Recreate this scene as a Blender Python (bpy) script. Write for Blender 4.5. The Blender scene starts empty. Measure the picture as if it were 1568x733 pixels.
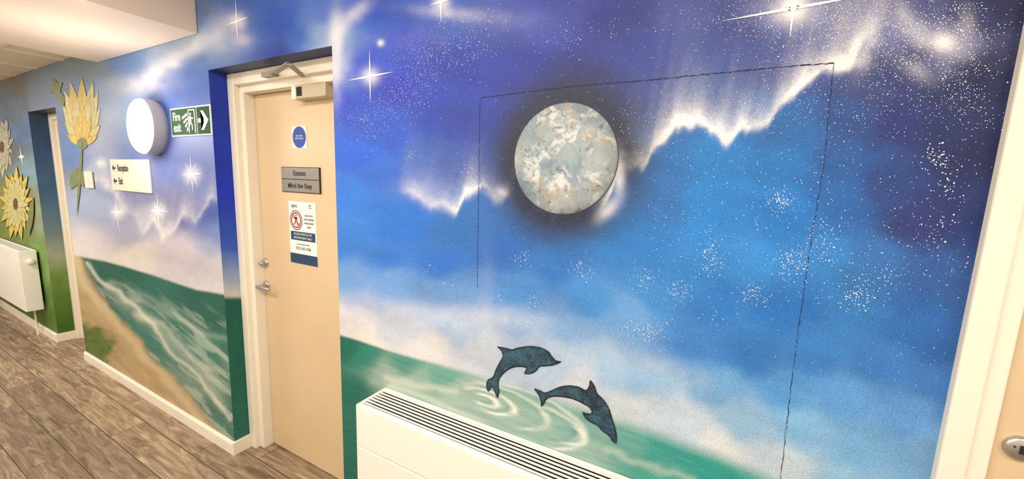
import bpy, bmesh, math, random
import numpy as np
from mathutils import Matrix, Vector, geometry
random.seed(4); rng=np.random.default_rng(7)
sc=bpy.context.scene
sc.view_settings.view_transform='Standard'
# ---------------------------------------------------------------- survey of the corridor
D=1.10; H=1.61            # mural wall is 1.10 m from the camera, lens 1.61 m above the floor
R=np.array([.88072,.47234,.03506]); DN=np.array([.09734,-.10808,-.98936]); F=np.array([-.46353,.87476,-.14117])
FP=600.0; CX,CY=784.0,366.5
def P(px,py,Y=D):
    r=R*(px-CX)+DN*(py-CY)+F*FP
    r=r*(Y/r[1]); return float(r[0]),float(r[2]+H)
def proj(x,y,z):
    z=z-H
    a=x*R[0]+y*R[1]+z*R[2]; b=x*DN[0]+y*DN[1]+z*DN[2]; c=x*F[0]+y*F[1]+z*F[2]
    return CX+FP*a/c, CY+FP*b/c
def lin(c):
    c=np.asarray(c,dtype=float)/255.0
    return np.where(c<=.04045,c/12.92,((c+.055)/1.055)**2.4)
def L4(r,g,b): 
    v=lin((r,g,b)); return (float(v[0]),float(v[1]),float(v[2]),1)
# ---------------------------------------------------------------- materials
def mat(name,rgb,rough=.5,metal=0,noise=0,nscale=20,bump=0,bscale=200,emit=0,ecol=None):
    m=bpy.data.materials.new(name); m.use_nodes=True; nt=m.node_tree; N=nt.nodes; b=N['Principled BSDF']
    b.inputs['Roughness'].default_value=rough; b.inputs['Metallic'].default_value=metal
    c=L4(*rgb); b.inputs['Base Color'].default_value=c
    tc=N.new('ShaderNodeTexCoord')
    n=N.new('ShaderNodeTexNoise'); n.inputs['Scale'].default_value=nscale; n.inputs['Detail'].default_value=4
    nt.links.new(tc.outputs['Object'],n.inputs['Vector'])
    mx=N.new('ShaderNodeMix'); mx.data_type='RGBA'; mx.inputs[6].default_value=tuple(v*(1-noise) for v in c[:3])+(1,)
    mx.inputs[7].default_value=tuple(min(1,v*(1+noise)) for v in c[:3])+(1,)
    nt.links.new(n.outputs['Fac'],mx.inputs[0]); nt.links.new(mx.outputs[2],b.inputs['Base Color'])
    if bump:
        n2=N.new('ShaderNodeTexNoise'); n2.inputs['Scale'].default_value=bscale; n2.inputs['Detail'].default_value=3
        nt.links.new(tc.outputs['Object'],n2.inputs['Vector'])
        bp=N.new('ShaderNodeBump'); bp.inputs['Strength'].default_value=bump; bp.inputs['Distance'].default_value=.002
        nt.links.new(n2.outputs['Fac'],bp.inputs['Height']); nt.links.new(bp.outputs['Normal'],b.inputs['Normal'])
    if emit:
        b.inputs['Emission Color'].default_value=L4(*(ecol or rgb)); b.inputs['Emission Strength'].default_value=emit
    return m
M_white=mat('white_gloss_paint',(236,228,210),.35,noise=.03,nscale=8)
M_rad=mat('radiator_enamel',(238,233,222),.35,noise=.02)
M_dark=mat('dark_interior',(34,32,30),.8,noise=.2)
M_beige=mat('door_laminate',(212,188,150),.42,noise=.06,nscale=5)
M_steel=mat('satin_steel',(190,188,184),.3,metal=.9,noise=.05)
M_steelplate=mat('engraved_plate',(140,136,130),.4,metal=.35,noise=.08,nscale=12)
M_ceil=mat('ceiling_paint',(238,222,204),.35,noise=.03,nscale=3,bump=.1)
M_wallp=mat('plain_wall_paint',(225,214,196),.6,noise=.03,nscale=4,bump=.15)
M_black=mat('black_print',(20,20,22),.6,noise=.1)
M_sign=mat('sign_white',(236,234,228),.6,noise=.02)
M_cream=mat('sign_cream',(226,216,198),.6,noise=.03)
M_green=mat('sign_green',(14,74,38),.85,noise=.05)
M_blue=mat('sign_blue',(22,72,165),.6,noise=.05)
M_navy=mat('sign_navy',(22,58,96),.6,noise=.05)
M_red=mat('sign_red',(190,40,35),.6,noise=.05)
M_plastic=mat('lamp_plastic',(185,185,192),.3,noise=.02)
M_glow=mat('lamp_diffuser',(255,250,240),.4,noise=.0,emit=1.4,ecol=(255,252,246))
M_panel=mat('added_led_panel',(255,250,240),.4,emit=4,ecol=(255,246,236))  # glowing face of the added ceiling panels
M_closer=mat('closer_cream',(190,178,154),.4,noise=.04)
# ---------------------------------------------------------------- mesh helpers
def empty(name,loc=(0,0,0)):
    e=bpy.data.objects.new(name,None); sc.collection.objects.link(e); e.location=loc; e.empty_display_size=.1; return e
def link(o,parent=None):
    sc.collection.objects.link(o)
    if parent is not None:
        o.parent=parent; o.matrix_parent_inverse=Matrix.Translation(parent.location).inverted()
    return o
def box(name,x0,x1,y0,y1,z0,z1,m,parent=None,bev=0,seg=2):
    bm=bmesh.new(); bmesh.ops.create_cube(bm,size=1)
    for v in bm.verts:
        v.co=Vector(((x0+x1)/2+v.co.x*(x1-x0),(y0+y1)/2+v.co.y*(y1-y0),(z0+z1)/2+v.co.z*(z1-z0)))
    if bev: bmesh.ops.bevel(bm,geom=bm.edges[:],offset=bev,segments=seg,affect='EDGES',profile=.5)
    me=bpy.data.meshes.new(name); bm.to_mesh(me); bm.free(); me.materials.append(m)
    return link(bpy.data.objects.new(name,me),parent)
def lathe(name,prof,center,axis,m,parent=None,n=48,smooth=True):
    ax=Vector(axis).normalized(); q=Vector((0,0,1)).rotation_difference(ax); c=Vector(center)
    vs=[];fs=[]
    for r,h in prof:
        for i in range(n):
            a=2*math.pi*i/n; vs.append(c+q@Vector((r*math.cos(a),r*math.sin(a),h)))
    for j in range(len(prof)-1):
        for i in range(n):
            k=(i+1)%n; fs.append((j*n+i,j*n+k,(j+1)*n+k,(j+1)*n+i))
    me=bpy.data.meshes.new(name); me.from_pydata(vs,[],fs); me.materials.append(m)
    if smooth:
        for p in me.polygons: p.use_smooth=True
    return link(bpy.data.objects.new(name,me),parent)
def flat(name,pts,Y,m,parent=None,th=0.0):
    bm=bmesh.new(); vs=[bm.verts.new((x,Y,z)) for x,z in pts]; f=bm.faces.new(vs)
    bmesh.ops.triangulate(bm,faces=[f])
    me=bpy.data.meshes.new(name); bm.to_mesh(me); bm.free(); me.materials.append(m)
    return link(bpy.data.objects.new(name,me),parent)
def text(name,s,x,z,Y,size,m,parent=None,align='CENTER',sx=1.0,off=0):
    cu=bpy.data.curves.new(name,'FONT'); cu.body=s; cu.size=size; cu.align_x=align; cu.align_y='CENTER'; cu.extrude=.0002; cu.offset=off
    cu.materials.append(m)
    o=bpy.data.objects.new(name,cu); o.rotation_euler=(math.pi/2,0,0); o.location=(x,Y,z); o.scale=(sx,1,1)
    sc.collection.objects.link(o)
    if parent is not None:
        o.parent=parent; o.matrix_parent_inverse=Matrix.Translation(parent.location).inverted()
    return o
# ---------------------------------------------------------------- mural painting (airbrushed pigment stored per vertex)
def vnoise(x,y,seed=0):
    g=np.random.default_rng(seed).random((256,256))
    xi=np.floor(x).astype(int); yi=np.floor(y).astype(int); fx=x-xi; fy=y-yi
    fx=fx*fx*(3-2*fx); fy=fy*fy*(3-2*fy)
    a=g[yi%256,xi%256]; b=g[yi%256,(xi+1)%256]; c=g[(yi+1)%256,xi%256]; d=g[(yi+1)%256,(xi+1)%256]
    return (a*(1-fx)+b*fx)*(1-fy)+(c*(1-fx)+d*fx)*fy
def fbm(x,y,seed=0,o=4):
    s=0;a=.5
    for i in range(o):
        s=s+a*vnoise(x*2**i+13.7*i,y*2**i+7.1*i,seed+i); a*=.5
    return s/(1-.5**o)
SKY=[ # sampled pigment colours
(130,100,120,140,150),(200,100,85,125,185),(250,90,140,165,195),(300,70,150,175,205),(330,30,100,130,185),(300,100,55,100,180),(150,150,110,140,185),
(200,160,100,138,188),(260,150,55,92,172),(310,140,45,88,178),(335,200,40,78,172),(150,230,85,118,180),(200,300,80,92,152),(250,250,80,100,168),(320,250,70,98,170),
(140,320,150,165,195),(200,350,155,158,185),(260,320,92,100,150),(320,330,62,84,160),(135,370,205,200,200),(200,390,212,205,198),(280,400,190,185,195),(340,350,110,130,185),(335,420,195,195,200),
(370,20,60,100,185),(420,30,38,82,178),(460,50,50,96,185),(420,90,30,58,140),(500,50,130,160,205),(515,100,150,170,210),(520,20,70,105,190),(560,20,38,78,180),
(620,15,40,76,175),(680,20,60,94,182),(750,15,68,88,165),(800,30,62,76,158),(850,20,58,68,150),(950,25,40,48,125),(1050,20,58,72,140),(1120,40,42,54,125),(1200,50,60,76,145),(1250,30,78,92,150),
(1300,25,115,120,155),(1350,45,100,105,150),(1400,30,66,74,130),(1450,65,120,122,158),(1500,30,36,44,90),(1550,10,26,30,70),
(530,160,38,70,185),(560,90,48,78,190),(620,70,42,68,180),(600,130,40,58,172),(700,100,38,56,155),(800,100,42,56,145),(900,95,42,54,130),(1000,90,38,56,135),(1100,80,40,62,135),(1180,90,46,66,132),(1240,70,64,76,140),
(1330,110,56,66,115),(1400,100,44,54,105),(1460,130,34,44,90),(1510,120,24,32,72),
(535,230,34,90,200),(600,200,40,82,188),(660,180,36,64,165),(710,190,36,58,148),(1000,150,42,64,138),(1080,140,42,76,145),(1030,230,44,106,172),(1100,240,38,116,184),(1200,190,40,96,160),(1200,250,38,110,180),(1300,180,42,72,132),(1300,250,38,84,148),(1380,190,38,50,106),(1460,210,32,44,90),(1500,230,26,36,78),
(535,300,48,114,208),(590,280,46,100,195),(640,260,52,92,175),(690,250,48,78,155),(700,345,48,104,172),(620,340,42,108,195),(1000,300,46,106,172),(1100,320,40,122,195),(1200,330,38,114,188),(1290,310,38,94,162),(1360,290,40,64,122),(1400,340,44,54,110),(1455,330,40,50,104),(1490,350,30,50,102),
(535,370,54,118,202),(600,400,50,110,195),(680,400,46,104,185),(760,380,46,100,175),(860,400,48,110,182),(960,380,46,116,188),(1050,400,50,124,195),(1150,400,52,128,198),(1250,390,52,124,194),(1350,400,52,106,172),(1420,420,48,88,155),(1470,450,44,82,142),
(530,430,105,150,205),(600,440,105,150,205),(680,460,95,142,198),(780,450,74,132,195),(900,460,64,130,194),(1000,450,62,130,196),(1100,460,44,112,184),(1200,470,40,106,178),(1300,470,50,116,182),(1400,490,42,98,168),(1460,520,42,90,156),
(530,490,200,200,205),(600,500,178,188,205),(680,500,140,168,202),(780,500,125,158,198),(880,500,112,156,202),(960,490,96,146,200),(1060,520,60,120,188),(1150,540,48,114,184),(1250,540,54,118,186),(1350,550,56,116,186),(1440,580,56,110,176),
(560,515,215,210,202),(650,535,205,205,204),(740,535,182,192,204),(800,540,160,178,202),(860,560,165,185,208),(930,560,150,180,208),(1000,580,130,170,206),(1100,590,100,156,204),(1200,600,80,144,202),(1300,610,86,144,202),(1400,640,86,140,198),
(880,595,195,200,206),(960,625,192,202,210),(1050,640,182,198,212),(1130,640,140,178,210),(1220,660,118,170,210),(1320,680,110,164,208),(1420,710,108,156,200),(1100,685,204,208,210),(1200,715,184,200,212),(1300,740,140,182,212),(1420,800,115,160,196),
(20,150,120,130,150),(10,200,105,120,140),(30,240,80,110,150),(10,300,90,95,70),(40,300,120,125,80),(15,350,110,120,60),(60,350,110,130,80)]
SEA=[(130,410,25,88,78),(180,425,22,92,80),(240,450,30,102,92),(300,470,28,92,80),(345,480,26,92,78),(250,490,60,120,108),(300,530,68,124,112),(345,540,48,112,98),(330,580,95,130,115),(350,620,60,112,98),(230,470,46,112,98),(290,590,110,140,122),
(530,535,26,100,86),(560,545,42,128,114),(620,555,72,142,128),(680,575,98,158,144),(540,600,30,105,90),(545,680,34,108,92),(540,730,32,102,88),(590,572,150,172,160),(640,585,148,176,162),(700,600,152,176,164),(760,620,152,178,166),
(780,590,126,164,152),(850,620,126,164,154),(900,650,118,160,152),(820,650,146,176,164),(900,690,142,172,162),(960,680,96,156,146),(1020,690,58,146,138),(1100,715,48,146,136),(1000,720,72,150,138),(1150,735,60,150,138),(700,680,136,168,156),(800,720,128,166,154)]
HX=[60,125,160,200,300,370,525,600,700,850,1000,1100,1180,1300,1500]; HY=[380,393,399,410,443,455,514,538,566,612,662,698,733,800,900]
def idw(px,py,S,soft=500.):
    S=np.array(S,dtype=np.float32); out=np.empty((len(px),3),dtype=np.float32); cols=lin(S[:,2:5]).astype(np.float32)
    for i in range(0,len(px),40000):
        a=px[i:i+40000,None].astype(np.float32); b=py[i:i+40000,None].astype(np.float32)
        w=1/((a-S[None,:,0])**2+((b-S[None,:,1])*1.25)**2+soft)**2.2
        w/=w.sum(1,keepdims=True); out[i:i+40000]=w@cols
    return out
def sstep(x,a,b):
    t=np.clip((x-a)/(b-a),0,1); return t*t*(3-2*t)
def mix(c,col,t):
    t=np.clip(t,0,1)[:,None]; return c*(1-t)+lin(col)[None,:]*t
def polydist(px,py,pts):
    best=np.full(px.shape,1e9)
    for (x0,y0),(x1,y1) in zip(pts[:-1],pts[1:]):
        dx,dy=x1-x0,y1-y0; t=np.clip(((px-x0)*dx+(py-y0)*dy)/(dx*dx+dy*dy),0,1)
        best=np.minimum(best,np.hypot(px-x0-t*dx,py-y0-t*dy))
    return best
MX,MZ=P(862,244); MR=.145*D
def aurora(c,px,py,X,Y,lo,hi,amp,up=60,seed=3,w=9,skew=.25):
    yc=np.interp(px,X,Y)
    q2=px+(yc-py)*(-skew)      # rays lean a little
    yc=.45*yc+.55*np.interp(q2,X,Y)
    yc=yc+9*(fbm(q2/11,q2*0,seed+40,3)-.5)+6*(fbm(px/9,py/9,seed+50,3)-.5); d=yc-py
    st=.45+1.1*fbm(q2/18,py/300,seed,3)
    a=np.where(d>0,.66*np.exp(-np.abs(d)/(up*.34*st))+.34*np.exp(-np.abs(d)/(up*(.4+.6*st))),np.exp(-(d/w)**2))
    a=a*(.45+.75*vnoise(px/34,py*0+3,seed+9))*(.72+.56*fbm(px/5,py/5,seed+70,3))
    a*=sstep(px,lo,lo+30)*(1-sstep(px,hi-30,hi))
    return mix(c,(230,230,228),a*amp)
def paint(xs,ys,zs):
    px,py=proj(xs,ys,zs)
    wx=px+24*(fbm(px/60,py/60,1)-.5)*2; wy=py+20*(fbm(px/60,py/60,5)-.5)*2
    c=idw(wx,wy,SKY)
    n=fbm((px-.5*py)/90,(py-.25*px)/30,21,5); n2=fbm(px/7,py/7,25,3)
    c=c*(.76+.34*n+.14*n2)[:,None]
    def blob(cx,cy,sx,sy,amp,col=(225,225,232),nz=.8,rot=0):
        nonlocal c
        ca,sa=math.cos(rot),math.sin(rot); ax=(px-cx)*ca+(py-cy)*sa; ay=-(px-cx)*sa+(py-cy)*ca
        g=np.exp(-(ax/sx)**2-(ay/sy)**2)*(1-nz+nz*2*fbm(px/22,py/22,int(cx)%90,5))
        c=mix(c,col,g*amp)
    blob(516,62,10,40,.75,nz=.4); blob(514,95,9,60,.45); blob(524,45,40,9,.5,rot=-.8); blob(545,18,30,10,.35,rot=-.6); blob(690,20,60,10,.35,rot=.1); blob(640,60,50,26,.18,(130,140,205)); blob(770,30,60,16,.25,(140,145,195))
    blob(1445,65,16,11,1.0,(250,246,238),nz=.1); blob(1430,60,50,16,.35,rot=.4); blob(1395,40,50,18,.35,rot=.9); blob(1210,15,50,26,.45,nz=.6); blob(1215,13,18,18,1.0,(255,252,240),nz=.1)
    blob(1335,50,13,50,.55,rot=.3); blob(1292,95,26,9,.8,nz=.3); blob(1310,72,8,26,.7,rot=.35); blob(1400,105,30,14,.3,rot=.5); blob(1480,40,14,26,.25)
    for sx_,sy_,r_ in [(567,117,12),(676,4,12),(363,33,12),(294,267,12),(243,323,10),(180,325,10),(583,66,5),(155,250,8)]: blob(sx_,sy_,r_,r_,.75,(240,240,242),nz=.1)
    blob(290,75,50,12,.5,rot=-.5); blob(240,110,40,12,.45,rot=-.6); blob(345,50,26,26,.4); blob(372,60,14,10,.5,(230,220,210)); blob(170,180,30,40,.25); blob(215,130,40,14,.5,(235,228,222)); blob(265,98,12,6,.5)
    blob(150,215,22,26,.25)
    blob(620,470,90,12,.25,rot=.15); blob(760,485,80,14,.3,(215,215,220),rot=.15); blob(690,490,50,20,.3,(230,232,235)); blob(1000,560,120,18,.15,rot=.35)
    blob(640,290,50,16,.2,(150,168,205)); blob(745,440,12,60,.10)
    AX=[905,918,928,938,946,955,965,975,985,993,1000,1010,1020,1035,1048,1060,1072,1085,1098,1112,1122,1135,1150,1165,1178,1192,1215,1240,1260,1290,1305,1318,1330,1345]
    AY=[328,318,305,285,256,246,252,246,252,240,224,214,208,190,182,188,180,190,200,214,206,190,193,192,182,158,140,118,100,102,92,62,50,38]
    c=aurora(c,px,py,AX,AY,900,1350,1.15,50,3)
    c=aurora(c,px,py,[610,640,660,680,700,712,722,740,755,770,785,800],[285,298,312,310,320,296,290,282,298,304,272,250],605,830,.85,38,13)
    c=aurora(c,px,py,[120,150,175,190,205,220,235,250,265,280,300,325],[255,275,290,318,325,352,335,362,350,325,335,300],115,345,.6,60,33)
    X=xs; Z=zs; d=np.hypot(X-MX,Z-MZ)/MR
    front=(ys<D+1e-4)
    h=np.where(d<1.08,1,np.exp(-(np.maximum(d-1.08,0)/.54)**2))*(.90+.2*fbm(px/9,py/9,44,3))
    br=np.exp(-((px-940)/22)**2-((py-300)/32)**2)
    c=np.where(front[:,None],mix(c,(42,46,60),h*.97*(1-.65*br)),c)
    blob(932,320,22,9,.6,(228,226,222),nz=.4,rot=-.8); blob(948,268,8,28,.6,(232,230,226),nz=.4); blob(768,294,10,9,.4)
    hy=np.interp(px,HX,HY)+2*(fbm(px/30,px*0,61)-.5)
    s=idw(px+14*(fbm(px/50,py/22,71)-.5),py+8*(fbm(px/50,py/22,72)-.5),SEA,200.)
    wv=fbm(px/60+py/40,(py-.38*px)/5,81,4); s=s*(.76+.40*wv)[:,None]
    lft=px<450
    fo=fbm((px+py)/60,(py-.85*px)/9,111,4); s=np.where(lft[:,None],mix(s,(190,205,190),sstep(fo,.52,.72)*.45*sstep(py-hy,10,60)),s)
    def ring(cx,cy,ra,rb,w,amp,a0=-9,a1=9,rot=.36):
        nonlocal s
        ca,sa=math.cos(rot),math.sin(rot); ax=(px-cx)*ca+(py-cy)*sa; ay=-(px-cx)*sa+(py-cy)*ca
        e=np.hypot(ax/ra,ay/rb)+.10*(fbm(px/18,py/12,131)-.5); ang=np.arctan2(ay/rb,ax/ra)
        g=amp*sstep(ang,a0,a0+.8)*(1-sstep(ang,a1-.8,a1))*(.5+.8*vnoise(ang*2.2+5,e*3,int(ra)))
        s=mix(s,(70,128,120),np.exp(-((e-1+1.5*w)/(w*1.1))**2)*g*.5)
        s=mix(s,(226,228,218),np.exp(-((e-1)/w)**2)*g)
    ring(742,612,20,7,.3,.85,-2.9,2.6); ring(748,614,42,15,.14,.8,-3.1,2.0); ring(770,622,72,26,.09,.5,-2.9,1.4); ring(800,632,98,34,.07,.5,-2.8,1.2); ring(830,652,66,28,.1,.55,-2.2,1.6); ring(862,662,36,14,.14,.6,-1.6,1.8)
    ux=px+13*(fbm(px/26,py/26,141,3)-.5); uy=py+11*(fbm(px/26,py/26,142,3)-.5)
    for pts,w,a in [([(590,578),(640,590),(700,600)],6,.4),([(600,588),(680,618),(740,650)],5,.3),([(930,690),(990,712),(1060,733)],6,.3),
                    ([(135,402),(150,425),(190,455),(235,500),(265,540),(300,575),(352,640)],3.2,.55),([(190,455),(240,470),(300,505),(350,520)],4,.16),
                    ([(205,480),(250,500),(290,540),(350,600)],4,.3),([(170,430),(230,455),(300,500),(350,560)],5,.15),([(165,440),(215,480),(262,520),(300,560),(340,620)],9,.25)]:
        s=mix(s,(222,222,206),np.exp(-(polydist(ux,uy,pts)/w)**2)*a)
    xb=np.interp(uy,[385,440,490,560,610,665,720],[122,150,192,250,298,345,385])
    sand=lin((184,158,116))[None,:]*(.72+.5*fbm((px+py)/40,(py-px)/9,91,5))[:,None]
    sand=mix(sand,(150,130,95),.3*(1-sstep(px,150,230)))
    sm=(1-sstep(ux-xb,-11,5))*(px<420)
    sand=mix(sand,(212,198,162),.5*np.exp(-((ux-xb+16)/9)**2))
    s=s*(1-sm[:,None])+sand*sm[:,None]
    bush=(1-sstep(np.hypot((px-132)/50,(py-532)/40)+.6*(fbm(px/9,py/9,95)-.5),.6,1.1))*(px<260)
    s=s*(1-bush[:,None])+(lin((84,108,44))[None,:]*(.6+.8*fbm(px/6,py/6,96))[:,None])*bush[:,None]
    hw=np.interp(px,[0,600,800,1000,1300],[2.5,3,9,15,18])
    m=sstep((py-hy)/hw,-1,1)
    c=mix(c,(214,212,206),.30*np.exp(-np.clip(hy-py,0,999)/14)*(px<800))
    c=c*(1-m[:,None])+s*m[:,None]
    fw=(xs<-4.8*D)
    g=idw(px,py,[(30,120,120,120,120),(20,170,105,120,140),(40,200,90,115,150),(10,240,100,110,110),(45,260,120,150,160),(20,300,130,125,70),(50,330,140,150,120),(15,360,110,125,60),(60,400,110,150,70),(60,470,80,120,40),(10,480,90,110,50)],60)
    g=g*(.7+.6*fbm(px/10,py/12,99))[:,None]
    c=np.where(fw[:,None],g,c)
    return c
def paint_reveal(xs,ys,zs,near=True):
    px,py=proj(xs,ys,zs)
    if near: K=[(60,50,82,172),(140,30,58,170),(300,22,50,178),(380,50,85,182),(430,150,168,195),(452,200,200,195),(458,26,88,78),(560,24,96,82),(670,42,108,92)]
    else: K=[(150,50,62,80),(230,45,75,115),(300,60,95,125),(350,95,120,130),(390,150,160,140),(420,105,135,60),(500,60,100,30)]
    K=np.array(K,float); l=lin(K[:,1:4]); c=np.stack([np.interp(py,K[:,0],l[:,i]) for i in range(3)],1)
    return c*(.85+.3*fbm(zs*14,ys*20,7))[:,None]
parts=[]
def grid(o,du,dv,step,fn,tag=None):
    o=np.array(o,float);du=np.array(du,float);dv=np.array(dv,float)
    nu=max(2,int(np.linalg.norm(du)/step)+1); nv=max(2,int(np.linalg.norm(dv)/step)+1)
    U,V=np.meshgrid(np.linspace(0,1,nu),np.linspace(0,1,nv))
    p=o+U.reshape(-1,1)*du+V.reshape(-1,1)*dv
    idx=np.arange(nu*nv).reshape(nv,nu)
    q=np.stack([idx[:-1,:-1],idx[:-1,1:],idx[1:,1:],idx[1:,:-1]],-1).reshape(-1,4)
    parts.append((p,q,fn(p[:,0],p[:,1],p[:,2])))
HT=2.62
XR=.437*D; R1a,R1b=-2.14*D,-1.289*D; RT=H+.466*D; R2a,R2b=-4.85*D,-4.22*D; RT2=H+.42*D; YF=1.20*D
grid((R1b,D,0),(XR-R1b,0,0),(0,0,HT),.003,paint)
grid((R1a,D,RT),(R1b-R1a,0,0),(0,0,HT-RT),.004,paint)
grid((R2b,D,0),(R1a-R2b,0,0),(0,0,HT),.005,paint)
grid((R2a,D,RT2),(R2b-R2a,0,0),(0,0,HT-RT2),.008,paint)
grid((-9.5,D,0),(R2a+9.5,0,0),(0,0,HT),.010,paint)
grid((R1a,D,0),(0,YF-D,0),(0,0,RT),.01,lambda a,b,c:paint_reveal(a,b,c,True))
grid((R1b,YF,0),(0,D-YF,0),(0,0,RT),.01,lambda a,b,c:paint_reveal(a,b,c,True))
grid((R1a,D,RT),(R1b-R1a,0,0),(0,YF-D,0),.01,lambda a,b,c:np.tile(lin((40,60,105)),(len(a),1)))
grid((R2a,D,0),(0,YF-D,0),(0,0,RT2),.01,lambda a,b,c:paint_reveal(a,b,c,False))
grid((R2b,YF,0),(0,D-YF,0),(0,0,RT2),.01,lambda a,b,c:paint_reveal(a,b,c,False))
grid((R2a,D,RT2),(R2b-R2a,0,0),(0,YF-D,0),.01,lambda a,b,c:np.tile(lin((60,66,80)),(len(a),1)))
V=np.concatenate([p for p,q,c in parts]); C=np.concatenate([c for p,q,c in parts]); Q=[];o=0
for p,q,c in parts: Q.append(q+o); o+=len(p)
Q=np.concatenate(Q)
me=bpy.data.meshes.new('wall_mural'); me.vertices.add(len(V)); me.vertices.foreach_set('co',V.astype(np.float32).ravel())
me.loops.add(len(Q)*4); me.loops.foreach_set('vertex_index',Q.astype(np.int32).ravel())
me.polygons.add(len(Q)); me.polygons.foreach_set('loop_start',(np.arange(len(Q))*4).astype(np.int32))
me.update(calc_edges=True)
ca=me.color_attributes.new('pigment','FLOAT_COLOR','POINT')
ca.data.foreach_set('color',np.concatenate([np.clip(C,0,1),np.ones((len(C),1))],1).astype(np.float32).ravel())
def mural_mat():
    m=bpy.data.materials.new('airbrushed_mural'); m.use_nodes=True; nt=m.node_tree; N=nt.nodes; b=N['Principled BSDF']
    at=N.new('ShaderNodeAttribute'); at.attribute_name='pigment'
    tc=N.new('ShaderNodeTexCoord')
    n=N.new('ShaderNodeTexNoise'); n.inputs['Scale'].default_value=260; n.inputs['Detail'].default_value=5; nt.links.new(tc.outputs['Object'],n.inputs['Vector'])
    r=N.new('ShaderNodeMapRange'); r.inputs['From Min'].default_value=.3; r.inputs['From Max'].default_value=.7; r.inputs['To Min'].default_value=.80; r.inputs['To Max'].default_value=1.20
    nt.links.new(n.outputs['Fac'],r.inputs['Value'])
    vm=N.new('ShaderNodeVectorMath'); vm.operation='SCALE'; nt.links.new(at.outputs['Color'],vm.inputs[0]); nt.links.new(r.outputs[0],vm.inputs['Scale'])
    nt.links.new(vm.outputs[0],b.inputs['Base Color'])
    b.inputs['Roughness'].default_value=.5; b.inputs['Specular IOR Level'].default_value=.3
    n2=N.new('ShaderNodeTexNoise'); n2.inputs['Scale'].default_value=120; n2.inputs['Detail'].default_value=5; nt.links.new(tc.outputs['Object'],n2.inputs['Vector'])
    bp=N.new('ShaderNodeBump'); bp.inputs['Strength'].default_value=.3; bp.inputs['Distance'].default_value=.0015
    nt.links.new(n2.outputs['Fac'],bp.inputs['Height']); nt.links.new(bp.outputs['Normal'],b.inputs['Normal'])
    return m
me.materials.append(mural_mat()); wall=link(bpy.data.objects.new('wall_mural',me))
# ---------------------------------------------------------------- moon
def moon_mat():
    m=bpy.data.materials.new('painted_moon'); m.use_nodes=True; nt=m.node_tree; N=nt.nodes; b=N['Principled BSDF']; b.inputs['Roughness'].default_value=.5
    tc=N.new('ShaderNodeTexCoord')
    def noise(s,d,off,dist=0):
        mp=N.new('ShaderNodeMapping'); mp.inputs['Location'].default_value=(off,off*2,off); nt.links.new(tc.outputs['Object'],mp.inputs[0])
        n=N.new('ShaderNodeTexNoise'); n.inputs['Scale'].default_value=s; n.inputs['Detail'].default_value=d; n.inputs['Roughness'].default_value=.70; n.inputs['Distortion'].default_value=dist
        nt.links.new(mp.outputs[0],n.inputs['Vector']); return n
    def ramp(n,st):
        r=N.new('ShaderNodeValToRGB'); e=r.color_ramp.elements
        e[0].position=st[0][0]; e[0].color=st[0][1]; e[1].position=st[-1][0]; e[1].color=st[-1][1]
        for p,c in st[1:-1]:
            k=e.new(p); k.color=c
        nt.links.new(n.outputs['Fac'],r.inputs[0]); return r
    a=ramp(noise(7,10,3,.2),[(.30,L4(100,124,140)),(.44,L4(132,150,158)),(.54,L4(154,164,166)),(.68,L4(180,184,180))])
    k=ramp(noise(17,13,8,.3),[(.52,(0,0,0,1)),(.60,(.8,.8,.8,1))])
    k2=ramp(noise(18,13,15,.3),[(.54,(0,0,0,1)),(.60,(.85,.85,.85,1))])
    k3=ramp(noise(34,12,25,.3),[(.55,(0,0,0,1)),(.62,(.75,.75,.75,1))])
    def mx(f,A,colr):
        q=N.new('ShaderNodeMix'); q.data_type='RGBA'; nt.links.new(f.outputs[0],q.inputs[0]); nt.links.new(A,q.inputs[6]); q.inputs[7].default_value=colr; return q.outputs[2]
    o=mx(k,a.outputs[0],L4(214,214,208)); o=mx(k2,o,L4(160,154,136)); o=mx(k3,o,L4(92,98,104))
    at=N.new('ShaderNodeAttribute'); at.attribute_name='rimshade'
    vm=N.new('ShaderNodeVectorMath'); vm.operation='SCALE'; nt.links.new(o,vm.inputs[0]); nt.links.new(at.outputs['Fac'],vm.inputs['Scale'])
    nt.links.new(vm.outputs[0],b.inputs['Base Color']); return m
def disc(name,cx,cz,r,Y,m,parent=None,n=96):
    return flat(name,[(cx+r*math.cos(2*math.pi*i/n),cz+r*math.sin(2*math.pi*i/n)) for i in range(n)],Y,m,parent)
e=empty('painted_moon',(MX,D-.001,MZ))
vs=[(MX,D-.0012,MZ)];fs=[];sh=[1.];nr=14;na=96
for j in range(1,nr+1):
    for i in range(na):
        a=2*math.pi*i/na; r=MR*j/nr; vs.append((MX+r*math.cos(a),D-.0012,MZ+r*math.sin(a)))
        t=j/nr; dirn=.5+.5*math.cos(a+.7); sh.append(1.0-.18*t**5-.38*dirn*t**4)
for i in range(na): fs.append((0,1+i,1+(i+1)%na))
for j in range(nr-1):
    for i in range(na):
        k=(i+1)%na; fs.append((1+j*na+i,1+(j+1)*na+i,1+(j+1)*na+k,1+j*na+k))
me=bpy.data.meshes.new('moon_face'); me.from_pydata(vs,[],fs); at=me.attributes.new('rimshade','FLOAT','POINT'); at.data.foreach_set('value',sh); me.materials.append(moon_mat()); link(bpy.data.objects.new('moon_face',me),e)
disc('moon_rim',MX+.0012,MZ-.0012,MR+.0012,D-.0008,mat('moon_rim_paint',(44,46,58),.5,noise=.2),e)
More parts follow.
